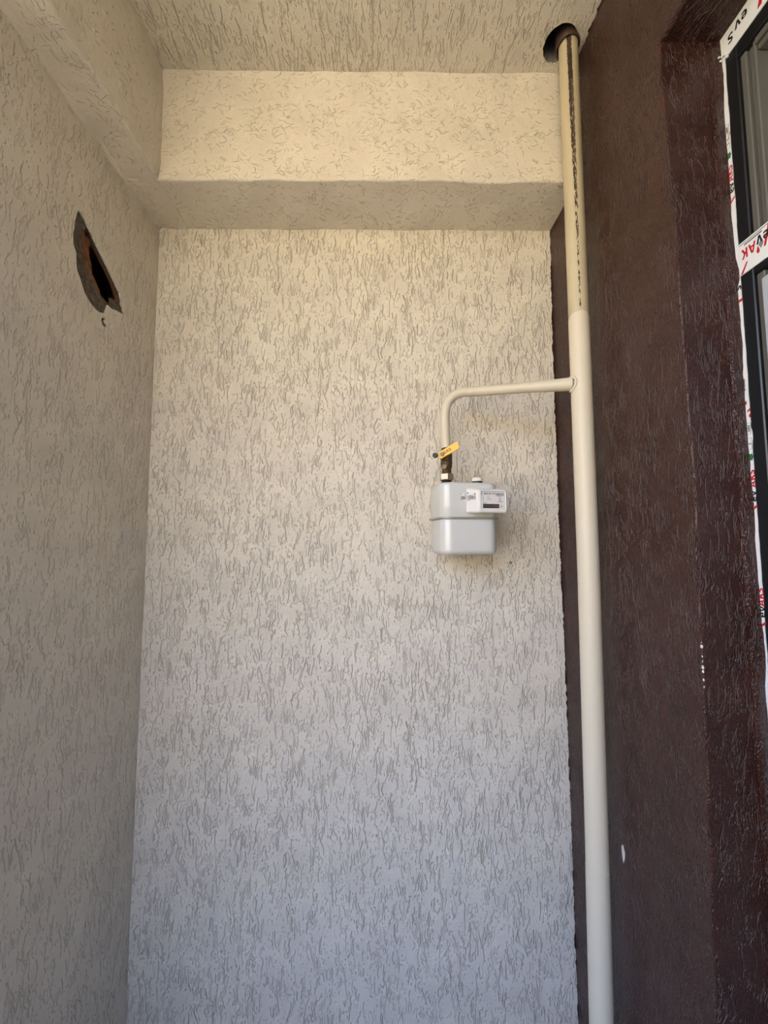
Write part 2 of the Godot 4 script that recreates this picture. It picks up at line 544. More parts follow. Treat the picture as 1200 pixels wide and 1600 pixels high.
func build_beams():
	# beam along the back wall: profile in (z, y)
	var prof := [Vector2(-1.33, YC + 0.05), Vector2(ZF, YC + 0.05), Vector2(ZF, YC - 0.02)]
	for i in range(1, 8):
		prof.append(Vector2(ZF, lerpf(YC - 0.02, YB + 0.008, i / 8.0)))
	prof.append_array(arc2(Vector2(ZF - 0.006, YB + 0.006), 0.006, 0, -90, 4))
	for i in range(1, 5):
		prof.append(Vector2(lerpf(ZF - 0.01, ZB, i / 5.0), YB))
	prof.append(Vector2(ZB + 0.003, YB))
	prof.append(Vector2(-1.33, YB))
	var rings := []
	for i in range(61):
		var x := lerpf(-0.83, 0.6325, i / 60.0)
		var ring := PackedVector3Array()
		for p in prof:
			var q := V(x, p.y, p.x)
			var w := wobble(q, 0.006)
			if p.y > YC or p.x < ZB:
				w = Vector3.ZERO
			w.x = 0
			ring.append(q + w)
		rings.append(ring)
	var m := Mb.new()
	loft(m, rings, true, true, -1, TEX_SIZE, Vector2(0.1, 0.7))
	tag(obj("ceiling_beam", commit(m), M.white_rough), "white plastered beam across the top of the end wall", "", "structure")
	# beam along the left wall: profile in (x, y), its seam with the wall rounded over with plaster
	prof = [Vector2(-0.86, YC + 0.05), Vector2(XLB, YC + 0.05), Vector2(XLB, YC - 0.02)]
	for i in range(1, 8):
		prof.append(Vector2(XLB, lerpf(YC - 0.02, YB + 0.012, i / 8.0)))
	prof.append_array(arc2(Vector2(XLB - 0.010, YB + 0.010), 0.010, 0, -90, 5))
	prof.append(Vector2(XLB - 0.04, YB))
	prof.append_array(arc2(Vector2(XL + 0.012, YB - 0.012), 0.012, 90, 180, 5))
	prof.append(Vector2(XL - 0.004, YB - 0.05))
	prof.append(Vector2(-0.86, YB - 0.05))
	rings = []
	for i in range(61):
		var z := lerpf(-1.31, -0.5, i / 60.0)
		var ring := PackedVector3Array()
		for p in prof:
			var q := V(p.x, p.y, z)
			var w := wobble(q + Vector3(3, 0, 0), 0.008)
			if p.y > YC or p.x < XL + 0.002:
				w = Vector3.ZERO
			w.z = 0
			ring.append(q + w)
		rings.append(ring)
	m = Mb.new()
	loft(m, rings, true, true, -1, TEX_SIZE, Vector2(0.4, 0.15))
	tag(obj("ceiling_beam", commit(m), M.white_rough), "white plastered beam along the top of the side wall", "", "structure")

func build_right_wall():
	# pier between the corner and the window: plan profile in (x, z) carried up the wall, bowed as plaster is
	var bow_y := [-0.95, -0.61, -0.39, -0.16, 0.12, 0.6, 1.1, 1.5]
	var bow := [-0.009, 0.0, 0.006, 0.006, 0.012, 0.005, -0.006, -0.004]
	var rings := []
	for i in range(121):
		var y := lerpf(-H, YC + 0.006, i / 120.0)
		var b := interp(bow_y, bow, y)
		var prof := [Vector2(0.9, -1.5), Vector2(XR, -1.5), Vector2(XR, -1.3)]
		for k in range(1, 12):
			prof.append(Vector2(XR, lerpf(-1.3, ZJ - 0.012, k / 12.0)))
		prof.append_array(arc2(Vector2(XR + 0.004, ZJ - 0.004), 0.004, 180, 90, 4))
		for k in range(1, 4):
			prof.append(Vector2(lerpf(XR + 0.01, XW - 0.002, k / 3.0), ZJ))
		prof.append(Vector2(0.9, ZJ))
		var ring := PackedVector3Array()
		for k in prof.size():
			var p: Vector2 = prof[k]
			var q := V(p.x, y, p.y)
			if p.x < XW - 0.01 and p.y > -1.28:
				var t := (p.y + 1.3) / (1.3 + ZJ)
				q.x += b * t * (1.0 - (p.x - XR) / (XW - XR))
				q += wobble(q + Vector3(0, 8, 0), 0.003)
			ring.append(q)
		rings.append(ring)
	var m := Mb.new()
	loft(m, rings, true, true, -1, TEX_SIZE, Vector2(0.77, 0.1))
	var right := obj("wall_right", commit(m), M.brown)
	tag(right, "dark brown painted rough plaster pier and lintel around the window", "", "structure")
	# lintel and the wall above the window
	var prof2 := [Vector2(0.9, YC + 0.006), Vector2(XR, YC + 0.006), Vector2(XR, YL + 0.012)]
	prof2.append_array(arc2(Vector2(XR + 0.008, YL + 0.008), 0.008, 180, 270, 4))
	prof2.append(Vector2(XW - 0.002, YL))
	prof2.append(Vector2(0.9, YL))
	rings = []
	for i in range(31):
		var z := lerpf(ZJ - 0.012, 0.3, i / 30.0)
		var ring := PackedVector3Array()
		for p in prof2:
			var q := V(p.x, p.y, z)
			if p.x < XW - 0.01 and p.y < YC:
				q += wobble(q + Vector3(0, 0, 4), 0.004)
				q.x += -0.006 * (1.0 - clampf((z - ZJ) * 3.0, 0.0, 1.0))
			ring.append(q)
		rings.append(ring)
	m = Mb.new()
	loft(m, rings, true, true, -1, TEX_SIZE, Vector2(0.2, 0.5))
	obj("lintel", commit(m), M.brown, right)
	# the wall on the near side of the window
	box_obj("pier", V(XR, -H, 0.3), V(0.9, YC + 0.006, 1.25), 0.005, M.brown, right)
	# ridge of plaster squeezed against the frame down the jamb
	var ly := [-1.6, -0.36, -0.29, -0.25, -0.17, -0.10, 0.0, 0.045, 0.065, 0.19, 0.34, 0.40, 0.53, 0.55, 0.60, 0.70, 0.78, 0.92, 1.02, 1.09, 1.11]
	var lz := [-0.748, -0.7505, -0.7505, -0.7455, -0.7480, -0.7492, -0.7500, -0.7465, -0.7470, -0.7500, -0.7498, -0.7465, -0.7480, -0.7405, -0.7480, -0.7500, -0.7480, -0.7500, -0.7455, -0.7475, -0.748]
	rings = []
	for i in range(161):
		var y := lerpf(-H, YL, i / 160.0)
		var out := interp(ly, lz, y) + 0.0012 * wob.get_noise_1d(y * 40.0)
		var ring := PackedVector3Array()
		for p in [[0.775, ZJ - 0.004], [0.735, ZJ - 0.004], [0.737, ZJ + 0.001], [0.742, ZJ + 0.0035], [0.750, ZJ + 0.0025], [0.757, lerpf(ZJ, out, 0.7)], [0.7605, out], [0.775, out]]:
			var q := V(p[0], y, p[1])
			q.x += 0.002 * wob.get_noise_2d(y * 12.0, 3.0) if p[0] < 0.755 else 0.0
			ring.append(q)
		rings.append(ring)
	m = Mb.new()
	loft(m, rings, true, true, -1, TEX_SIZE, Vector2(0.5, 0.3))
	obj("plaster_ridge", commit(m), M.brown, right)
	# white paint specks on the brown plaster
	for s in [[-1.015, -0.832, 0.010, 0.036], [-1.008, -0.872, 0.004, 0.014], [-1.022, 1.204, 0.0015, 0.011]]:
		var pm := Mb.new()
		var pp := PackedVector2Array()
		for k in 14:
			var a := TAU * k / 14
			var rr := 1.0 + 0.35 * wob.get_noise_2d(k * 1.7, s[0] * 50)
			pp.append(Vector2(s[0] + cos(a) * s[2] * rr - sin(a) * s[3] * 0.25, s[1] + sin(a) * s[3] * rr))
		plate(pm, pp, [], V(XR - 0.0022 + 0.004 * 0.0, 0, 0), Vector3.BACK, Vector3.UP, Vector3.LEFT, 0.008)
		obj("paint_fleck", commit(pm), M.chip, right)
	for k in 9:
		var y := -0.21 - 0.011 * k + rng.randf_range(-0.006, 0.006)
		var fm := Mb.new()
		var rr := rng.randf_range(0.0012, 0.003)
		lathe(fm, [Vector2(0.0004, -rr * 1.4), Vector2(rr * 0.8, -rr * 0.6), Vector2(rr * 0.7, rr), Vector2(0.0004, rr * 1.5)], 7, V(XR + interp(bow_y, bow, y) + 0.0015, y, ZJ - 0.001), -1)
		obj("paint_fleck", commit(fm), M.chip, right)

func build_outside():
	# yard and the house across it, both in the sun
	var ym := Mb.new()
	bevel_box(ym, Vector3(-40, -7.2, -1.2), Vector3(40, -7.0, 14.0), 0.01)
	tag(obj("trim_1", commit(ym), plain(Color(0.62, 0.59, 0.53), 0.9)), "pale paved yard below the balcony", "", "structure")
	var hm := Mb.new()
	bevel_box(hm, Vector3(-40, -7.0, 11.0), Vector3(40, 4.5, 12.0), 0.01)
	tag(obj("wall_opposite", commit(hm), plain(Color(0.80, 0.75, 0.64), 0.9)), "sunlit cream house wall across the yard", "", "structure")

# ------------------------------------------------------------------ glazed door with its top light
func strip_poly(called: String, pts: Array, x: float, thick: float, mat: Material, parent: Node) -> MeshInstance3D:
	var q := PackedVector2Array()
	for p in pts:
		q.append(Vector2(p[0], p[1]))
	var m := Mb.new()
	plate(m, q, [], V(x, 0, 0), Vector3.BACK, Vector3.UP, Vector3.LEFT, thick)
	return obj(called, commit(m), mat, parent)

func build_door():
	var d := Node3D.new()
	d.name = "door_1"
	add_child(d)
	tag(d, "dark framed glazed door with top light, still in printed protective film", "", "structure")
	# fixed frame
	box_obj("frame_jamb", V(XW, -H, -0.79), V(0.84, 1.14, -0.716), 0.002, M.dark_frame, d)
	box_obj("frame_head", V(XW, 1.02, -0.716), V(0.84, 1.14, 0.30), 0.002, M.dark_frame, d)
	box_obj("transom", V(XW, 0.535, -0.716), V(0.84, 0.622, 0.30), 0.002, M.dark_frame, d)
	# top light: stepped bead, glass
	box_obj("glazing_bead", V(0.768, 0.622, -0.716), V(0.83, 1.02, -0.703), 0.002, M.frame, d)
	box_obj("glazing_bead", V(0.774, 0.622, -0.703), V(0.83, 1.02, -0.692), 0.003, M.frame, d)
	box_obj("glazing_bead", V(0.770, 0.622, -0.692), V(0.83, 1.02, -0.686), 0.002, M.frame, d)
	box_obj("glazing_bead", V(0.768, 1.007, -0.686), V(0.83, 1.02, 0.30), 0.002, M.frame, d)
	box_obj("glazing_bead", V(0.774, 0.995, -0.686), V(0.83, 1.007, 0.30), 0.002, M.frame, d)
	box_obj("glazing_bead", V(0.770, 0.622, -0.686), V(0.83, 0.632, 0.30), 0.002, M.frame, d)
	box_obj("pane", V(0.800, 0.632, -0.690), V(0.806, 1.0, 0.30), 0.0005, M.glass, d)
	# leaf below the transom
	var leaf := box_obj("door_leaf", V(0.768, -H + 0.02, -0.716), V(0.835, 0.535, -0.700), 0.002, M.frame, d)
	box_obj("leaf_stile", V(0.757, -H + 0.02, -0.700), V(0.83, 0.515, -0.672), 0.004, M.frame_silver, leaf)
	box_obj("leaf_rail", V(0.759, 0.499, -0.672), V(0.83, 0.515, 0.30), 0.004, M.frame, leaf)
	box_obj("leaf_bead", V(0.764, -H + 0.02, -0.672), V(0.83, 0.499, -0.664), 0.002, M.frame_silver, leaf)
	box_obj("pane", V(0.800, -H + 0.02, -0.668), V(0.806, 0.499, 0.30), 0.0005, M.glass, leaf)
	# room behind the glass
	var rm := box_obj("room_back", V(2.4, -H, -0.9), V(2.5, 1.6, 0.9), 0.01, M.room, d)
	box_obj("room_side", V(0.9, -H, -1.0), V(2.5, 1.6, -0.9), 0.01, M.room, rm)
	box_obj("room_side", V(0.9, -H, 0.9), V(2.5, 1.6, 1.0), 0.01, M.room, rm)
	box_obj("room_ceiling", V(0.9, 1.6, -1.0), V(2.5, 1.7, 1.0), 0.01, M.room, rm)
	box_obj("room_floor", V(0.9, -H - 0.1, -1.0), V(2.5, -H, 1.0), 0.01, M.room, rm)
	# protective film with print
	var pts := []
	var y := -H
	while y <= 1.05:
		if y > 0.5 and y < 0.545 and pts.size() > 0:
			y += 0.02
			continue
		pts.append([-0.7405 - 0.0032 * clampf((0.9 - y) / 1.2, 0, 1) + 0.0010 * wob.get_noise_1d(y * 18.0) + (0.0016 if absf(y - 0.216) < 0.012 else 0.0), y])
		y += 0.012
	var ring := pts.duplicate()
	ring.append([-0.7405, 1.066])
	ring.append([-0.7600, 1.066])
	ring.append([-0.7600, -H])
	var film := strip_poly("protective_film", ring, XW - 0.0012, 0.0016, M.film, d)
	film.set_meta("label", "white protective film strip down the door jamb, printed red and black")
	var tf := strip_poly("protective_film", [[-0.7435, 0.6178], [-0.7420, 0.5490], [0.3, 0.5490], [0.3, 0.6195]], XW - 0.0016, 0.002, M.film, d)
	tf.set_meta("label", "white protective film across the transom with upside-down red and black print")
	var hf := strip_poly("protective_film", [[-0.7490, 1.0600], [-0.7300, 1.0500], [0.3, 1.0560], [0.3, 1.12], [-0.7490, 1.1150]], XW - 0.0014, 0.002, M.film, d)
	hf.set_meta("label", "white protective film along the door head")
	strip_poly("film_edge_line", [[-0.738, 0.6132], [-0.738, 0.6142], [0.3, 0.6157], [0.3, 0.6147]], XW - 0.0022, 0.0008, M.ink, d)
	strip_poly("film_edge_line", [[-0.728, 0.6070], [-0.728, 0.6105], [-0.692, 0.6108], [-0.692, 0.6073]], XW - 0.0022, 0.0008, M.grey_ink, d)
	# crumpled ends of film in the corner
	for k in [0, 1, 2, 3, 8]:
		var fm := Mb.new()
		var rr := rng.randf_range(0.0018, 0.0042)
		var at := V(XW - 0.003 - rng.randf() * 0.004, [1.066, 1.060, 1.052, 1.046, 1.030, 1.018, 0.985, 0.965, 1.058][k], [-0.748, -0.742, -0.744, -0.732, -0.746, -0.744, -0.747, -0.748, -0.736][k])
		lathe(fm, [Vector2(0.0004, -rr), Vector2(rr, -rr * 0.3), Vector2(rr * 0.8, rr * 0.5), Vector2(0.0004, rr * 0.9)], 5, at, -1, Basis(Vector3(1, 0.4, 0.3).normalized(), rng.randf() * 3.0))
		obj("film_scrap", commit(fm), M.film, d)

func letters(text: String, at: Vector3, right: Vector3, up: Vector3, size: float, stretch: float, mat: Material, parent: Node, called := "printed_lettering"):
	var tm := TextMesh.new()
	var f := SystemFont.new()
	f.font_names = PackedStringArray(["Droid Sans"])
	f.font_weight = 700
	tm.font = f
	tm.text = text
	tm.font_size = 32
	tm.pixel_size = size / 23.0
	tm.depth = 0.0004
	tm.curve_step = 2.0
	var o := obj(called, tm, mat, parent)
	o.transform = Transform3D(Basis(right * stretch, up, right.cross(up)), at)

func build_lettering():
	var d: Node = get_node("door_1")
	var x := XW - 0.0016
	var up := Vector3(0, 0, -1)
	var right := Vector3.UP
	# down the jamb, reading from bottom to top
	for g in [[0.7249, 0.7529, 0.787, 0.8287], [0.0599, 0.0835, 0.1206, 0.1645], [-0.1725, -0.148, -0.118, -0.06]]:
		strip_poly("red_bar", [[-0.7515, g[0] - 0.002], [-0.7515, g[0] - 0.007], [-0.7405, g[0] + 0.002], [-0.7405, g[0] + 0.007]], x, 0.0006, M.red, d)
		letters("ev", V(x, g[1], -0.7462), right, up, 0.0120, 1.25, M.ink, d)
		letters("AKS", V(x, g[2], -0.7462), right, up, 0.0120, 1.25, M.red, d)
		if g[3] > -0.05:
			var star := []
			for k in 12:
				var a := TAU * k / 12
				var r := 0.0058 if k % 2 == 0 else 0.004
				star.append([-0.7462 + cos(a) * r, g[3] + sin(a) * r * 1.5])
			strip_poly("green_emblem", star, x, 0.0006, M.green, d)
			for k in 2:
				var yb: float = g[3] + 0.02 + k * 0.032
				frame_box(d, x, -0.7462, yb + 0.008, 0.004, 0.0115)
				letters("HAV" if k == 1 else "2", V(x, yb + 0.008, -0.7462), right, up, 0.0045, 1.2, M.ink, d)
	letters("S", V(x, 0.527, -0.7462), right, up, 0.012, 1.3, M.ink, d)
	strip_poly("red_bar", [[-0.7495, 0.501], [-0.7495, 0.4955], [-0.7395, 0.4965], [-0.7395, 0.502]], x, 0.0006, M.red, d)
	strip_poly("red_bar", [[-0.7505, 0.282], [-0.7505, 0.275], [-0.7470, 0.275], [-0.7470, 0.283]], x, 0.0006, M.red, d)
	strip_poly("red_bar", [[-0.7465, 0.262], [-0.7465, 0.258], [-0.7405, 0.262], [-0.7405, 0.266]], x, 0.0006, M.red, d)
	strip_poly("red_bar", [[-0.7440, 0.247], [-0.7440, 0.253], [-0.7405, 0.254], [-0.7405, 0.247]], x, 0.0006, M.red, d)
	letters("a 0900", V(x, 0.318, -0.7495), right, up, 0.005, 1.2, M.ink, d)
	strip_poly("red_bar", [[-0.7465, 0.866], [-0.7465, 0.862], [-0.7405, 0.876], [-0.7405, 0.880]], x, 0.0006, M.red, d)
	# across the transom, upside down
	var xt := XW - 0.0020
	letters("ev", V(xt, 0.5945, -0.6905), Vector3(0, 0, -1), Vector3.DOWN, 0.021, 0.78, M.ink, d)
	letters("AK", V(xt, 0.5905, -0.7195), Vector3(0, 0, -1), Vector3.DOWN, 0.021, 0.78, M.red, d)
	strip_poly("red_bar", [[-0.6905, 0.5745], [-0.6865, 0.5745], [-0.6735, 0.6185], [-0.6785, 0.6185]], xt, 0.0006, M.red, d)
	strip_poly("red_bar", [[-0.7340, 0.5505], [-0.7395, 0.5505], [-0.7260, 0.5700], [-0.7225, 0.5700]], xt, 0.0006, M.red, d)
	strip_poly("red_drop", [[-0.7030, 0.5700], [-0.6990, 0.5705], [-0.6985, 0.5760], [-0.7015, 0.5850], [-0.7045, 0.5760]], xt, 0.0006, M.red, d)
	strip_poly("grey_diamond", [[-0.7000, 0.5860], [-0.6955, 0.5760], [-0.6900, 0.5850], [-0.6950, 0.5930]], xt, 0.0005, M.grey_ink, d)
	# along the head
	letters("S", V(XW - 0.0018, 1.0800, -0.7250), Vector3(0, 0, -1), Vector3.DOWN, 0.02, 0.9, M.ink, d)
	letters("ev", V(XW - 0.0018, 1.0870, -0.7000), Vector3(0, 0, -1), Vector3.DOWN, 0.02, 0.9, M.ink, d)
	strip_poly("red_bar", [[-0.6680, 1.06], [-0.6600, 1.06], [-0.6450, 1.115], [-0.6530, 1.115]], XW - 0.0018, 0.0006, M.red, d)

func frame_box(d: Node, x: float, z: float, y: float, hw: float, hh: float):
	var q := PackedVector2Array([Vector2(z - hw, y - hh), Vector2(z + hw, y - hh), Vector2(z + hw, y + hh), Vector2(z - hw, y + hh)])
	var t := 0.0005
	var h := PackedVector2Array([Vector2(z - hw + t, y - hh + t), Vector2(z + hw - t, y - hh + t), Vector2(z + hw - t, y + hh - t), Vector2(z - hw + t, y + hh - t)])
	var m := Mb.new()
	plate(m, q, [h], V(x, 0, 0), Vector3.BACK, Vector3.UP, Vector3.LEFT, 0.0006)
	obj("printed_frame", commit(m), M.grey_ink, d)

# ------------------------------------------------------------------ gas riser
func riser_x(y: float) -> float:
	return interp([-1.62, -1.2, -0.77, -0.1, 0.65, 1.6], [0.5600, 0.5665, 0.5730, 0.5800, 0.5815, 0.5830], y)

func riser_part(called: String, y0: float, y1: float, r: float, mat: Material, t: Node3D, slant := 0.0) -> MeshInstance3D:
	var path := []
	var rad := []
	var n := int((y1 - y0) / 0.06) + 2
	for i in range(n + 1):
		var y := lerpf(y0, y1, float(i) / n)
		path.append(V(riser_x(y), y, -1.04) - t.position)
		rad.append(r)
	var rings := []
	for i in path.size():
		var ring := PackedVector3Array()
		for k in 40:
			var a := TAU * k / 40
			var p: Vector3 = path[i] + Vector3(cos(a), 0, sin(a)) * r
			if i == path.size() - 1 and slant > 0.0:   # brushed end of the newer paint
				p.y += slant * (0.35 + 0.75 * sin(a - 0.5)) + 0.003 * wob.get_noise_1d(k * 3.0)
			ring.append(p)
		rings.append(ring)
	var m := Mb.new()
	var u0 := 0.0
	for i in range(rings.size() - 1):
		for k in 40:
			var j := (k + 1) % 40
			var v0 := float(i) / (rings.size() - 1)
			var v1 := float(i + 1) / (rings.size() - 1)
			m.quad(rings[i][k], rings[i][j], rings[i + 1][j], rings[i + 1][k], Vector2(k / 40.0, 1.0 - v0), Vector2((k + 1) / 40.0, 1.0 - v0), Vector2((k + 1) / 40.0, 1.0 - v1), Vector2(k / 40.0, 1.0 - v1), 1)
	loft(m, [rings[0], rings[0]], true, true, 5)
	var e = rings[rings.size() - 1]
	for k in 40:
		m.tri(path[path.size() - 1], e[k], e[(k + 1) % 40], Vector2.ZERO, Vector2.ZERO, Vector2.ZERO, 9)
	return obj(called, commit(m), mat, t)

func old_paint() -> StandardMaterial3D:
	# yellowed older paint with a dark run of brown paint down its front
	var w := 256
	var h := 1024
	var im := Image.create(w, h, false, Image.FORMAT_RGB8)
	var n := FastNoiseLite.new()
	n.seed = 9
	n.frequency = 0.02
	n.fractal_octaves = 4
	for y in h:
		var t := float(y) / h
		var mid := lerpf(0.318, 0.298, clampf(t * 1.6, 0, 1)) * w + n.get_noise_2d(5, y * 2) * 1.5
		var half := lerpf(9.0, 10.0, t) if t < 0.36 else lerpf(10.0, 3.0, clampf((t - 0.36) / 0.45, 0, 1))
		half += n.get_noise_2d(90, y * 3.0) * 2.6
		for x in w:
			var b := n.get_noise_2d(x * 0.7, y * 0.25) * 0.035
			var c := Color(0.74 + b, 0.695 + b, 0.58 + b)
			var d := absf(x - mid)
			if d < half:
				var keep := n.get_noise_2d(x * 5.0, y * 2.2) + (0.65 if t < 0.36 else lerpf(0.5, -0.05, (t - 0.36) / 0.64))
				if keep > 0.0:
					var k := clampf(keep * 4.0, 0, 1)
					var ink := Color(0.28, 0.22, 0.15) if t < 0.22 else Color(0.20, 0.16, 0.14)
					if x - mid < 0 and t > 0.3:
						ink = ink.lerp(Color(0.5, 0.43, 0.36), 0.5)
					c = c.lerp(ink, k)
			im.set_pixel(x, y, c)
	var m := plain(Color.WHITE, 0.46)
	m.albedo_texture = ImageTexture.create_from_image(im)
	return m

func build_pipe():
	var t := thing("gas_pipe", "cream painted vertical gas riser with a thin branch bending to the meter", "pipe", V(0.565, -H, -1.04))
	riser_part("upper_pipe", 0.60, 1.70, 0.0272, old_paint(), t).set_meta("label", "older yellowed upper length with a dark brown paint run")
	riser_part("riser", -0.87, 0.625, 0.0279, M.pipe, t, 0.022)
	riser_part("lower_pipe", -H, -0.865, 0.0286, M.pipe, t)
	# branch
	var path := []
	var rad := []
	var a := V(0.556, 0.4435, -1.042) - t.position
	var b := V(0.2905, 0.4690, -1.163) - t.position
	var c := V(0.2105, 0.385, -1.18) - t.position
	for i in 12:
		var k := i / 11.0
		path.append(a.lerp(b, k))
		rad.append(lerpf(0.0192, 0.0152, minf(k * 2.2, 1.0)))
	var corner := V(0.2095, 0.4770, -1.18) - t.position
	for i in range(1, 15):
		var k := i / 14.0
		path.append(b.lerp(corner, k).lerp(corner.lerp(c, k), k))
		rad.append(0.0150)
	for i in range(1, 5):
		path.append(c.lerp(V(0.2130, 0.2895, -1.18) - t.position, i / 4.0))
		rad.append(0.0146)
	obj("branch_pipe", tube(path, rad, 26), M.pipe, t)
	# weld bead, a lumpy ring where the branch meets the riser
	var ring := []
	var rr := []
	var axis: Vector3 = (b - a).normalized()
	var s := axis.cross(Vector3.UP).normalized()
	var u := s.cross(axis)
	for i in range(43):
		var an := TAU * i / 42
		var r := 0.0198 + 0.0012 * wob.get_noise_1d(i * 2.3)
		var p := a + (s * cos(an) + u * sin(an)) * r
		var off := p.z + 0.0
		var reach := sqrt(maxf(0.0, 0.0279 * 0.0279 - off * off))
		p.x = riser_x(0.44) - t.position.x - reach - 0.0005
		ring.append(p)
		rr.append(0.0042 + 0.0014 * wob.get_noise_1d(i * 5.1 + 20))
	obj("weld_bead", tube(ring, rr, 8), M.pipe, t)
	# short sleeve cast into the ceiling hole round the riser
	var sl := thing("pipe_sleeve", "short brown sleeve round the riser inside the round ceiling hole", "sleeve", V(0.5815, YC - 0.007, -1.0405))
	var m := Mb.new()
	var rings := []
	for p in [Vector2(0.0345, 0.15), Vector2(0.0345, 0.001), Vector2(0.0335, 0.0), Vector2(0.0305, 0.0), Vector2(0.0300, 0.001), Vector2(0.0300, 0.15)]:
		var r := PackedVector3Array()
		for k in 36:
			var an := TAU * k / 36
			r.append(Vector3(cos(an) * p.x, p.y, sin(an) * p.x))
		rings.append(r)
	rings.append(rings[0])
	loft(m, rings, true, false, 1, 0.3)
	obj("sleeve", commit(m), plain(Color(0.27, 0.2, 0.16), 0.6), sl)

# ------------------------------------------------------------------ valve
func hex(m: Mb, r: float, y0: float, y1: float, turn: float):
	var rings := []
	for q in [[y0, r * 0.9], [y0 + 0.0025, r], [y1 - 0.0025, r], [y1, r * 0.9]]:
		var ring := PackedVector3Array()
		for k in 6:
			var a := TAU * k / 6 + turn
			ring.append(Vector3(cos(a) * q[1], q[0], sin(a) * q[1]))
		rings.append(ring)
	loft(m, rings, true, true, -1, 0.3)

func build_valve():
	var t := thing("gas_valve", "brass shut-off valve with a yellow lever between branch pipe and meter", "valve", V(0.2135, 0.172, -1.18))
	var m := Mb.new()
	# heights above the meter top
	lathe(m, [Vector2(0.0135, 0.036), Vector2(0.0150, 0.038), Vector2(0.0150, 0.050), Vector2(0.0165, 0.052), Vector2(0.0178, 0.058), Vector2(0.0178, 0.066), Vector2(0.0190, 0.067), Vector2(0.0192, 0.071), Vector2(0.0180, 0.072), Vector2(0.0186, 0.082), Vector2(0.0186, 0.098), Vector2(0.0165, 0.104), Vector2(0.0160, 0.115), Vector2(0.0150, 0.117)], 32)
	obj("valve_body", commit(m), M.brass, t)
	m = Mb.new()
	hex(m, 0.0225, 0.012, 0.034, 0.55)
	obj("union_nut", commit(m), M.nickel, t)
	m = Mb.new()
	lathe(m, [Vector2(0.0205, 0.0), Vector2(0.0185, 0.004), Vector2(0.0150, 0.007), Vector2(0.0150, 0.037)], 30)
	obj("union_tail", commit(m), M.dark_metal, t)
	# test nipple on the front left of the lower body
	var dirn := Vector3(-0.45, 0.1, 0.89).normalized()
	obj("test_screw", tube([dirn * 0.008 + Vector3(0, 0.050, 0), dirn * 0.021 + Vector3(0, 0.050, 0), dirn * 0.0215 + Vector3(0, 0.050, 0), dirn * 0.025 + Vector3(0, 0.050, 0)], [0.0070, 0.0070, 0.0085, 0.0080], 14), M.brass, t)
	# spindle and lever, set across
	var sd := Vector3(-0.40, 0.0, 0.92).normalized()
	var base := Vector3(-0.004, 0.090, 0.0)
	obj("spindle", tube([base + sd * 0.010, base + sd * 0.036, base + sd * 0.0365, base + sd * 0.041], [0.0085, 0.0080, 0.0070, 0.0060], 16), M.brass, t)
	var lv := Mb.new()
	var ax := (Vector3(0.0715, 0.036, 0.020)).normalized()
	ax = (ax - sd * ax.dot(sd)).normalized()
	var ay := sd.cross(ax)
	var plan := PackedVector2Array([Vector2(-0.008, -0.0112), Vector2(0.048, -0.0118), Vector2(0.0535, -0.0105), Vector2(0.0560, -0.0075), Vector2(0.0585, 0.0075), Vector2(0.0575, 0.0105), Vector2(0.0545, 0.0118), Vector2(-0.006, 0.0105), Vector2(-0.014, 0.004), Vector2(-0.014, -0.006)])
	var lo := base + sd * 0.0375 + Vector3(-0.0005, 0, 0)
	plate(lv, plan, [], lo, ax, ay, sd, 0.0035, Vector2.ZERO)
	var lever := obj("lever", commit(lv), M.yellow, t)
	lever.set_meta("label", "yellow lever lettered GAS")
	# folded edge of the lever
	var fe := Mb.new()
	plate(fe, PackedVector2Array([Vector2(-0.006, -0.0105), Vector2(0.046, -0.0108), Vector2(0.046, -0.0090), Vector2(-0.006, -0.0088)]), [], lo + sd * 0.0012, ax, ay, sd, 0.009)
	obj("lever_rim", commit(fe), M.yellow, lever)
	letters("GAS", lo + sd * 0.0004 + ax * 0.018 + ay * 0.0005, ax, ay, 0.0085, 1.25, plain(Color(0.42, 0.26, 0.05), 0.5), lever, "lettering")
	var stud := tube([base + sd * 0.036 + Vector3(-0.022, -0.004, 0.0), base + sd * 0.044 + Vector3(-0.022, -0.004, 0.0)], [0.0085, 0.0075], 12)
	obj("spindle_nut", stud, M.dark_metal, t)

# ------------------------------------------------------------------ meter
func outline(hw: float, hd: float, r: float, y: float, n := 8) -> PackedVector3Array:
	var out := PackedVector3Array()
	for q in [[hw - r, hd - r, 0], [-(hw - r), hd - r, 90], [-(hw - r), -(hd - r), 180], [hw - r, -(hd - r), 270]]:
		for i in range(n + 1):
			var a := deg_to_rad(q[2] + 90.0 * i / n)
			out.append(Vector3(q[0] + cos(a) * r, y, q[1] + sin(a) * r))
	return out

func shell_rings(hw: float, hd: float, r: float, rows: Array) -> Array:
	var out := []
	for q in rows:
		var ins: float = q[1]
		out.append(outline(hw - ins, hd - ins, maxf(r - ins, 0.004), q[0]))
	return out

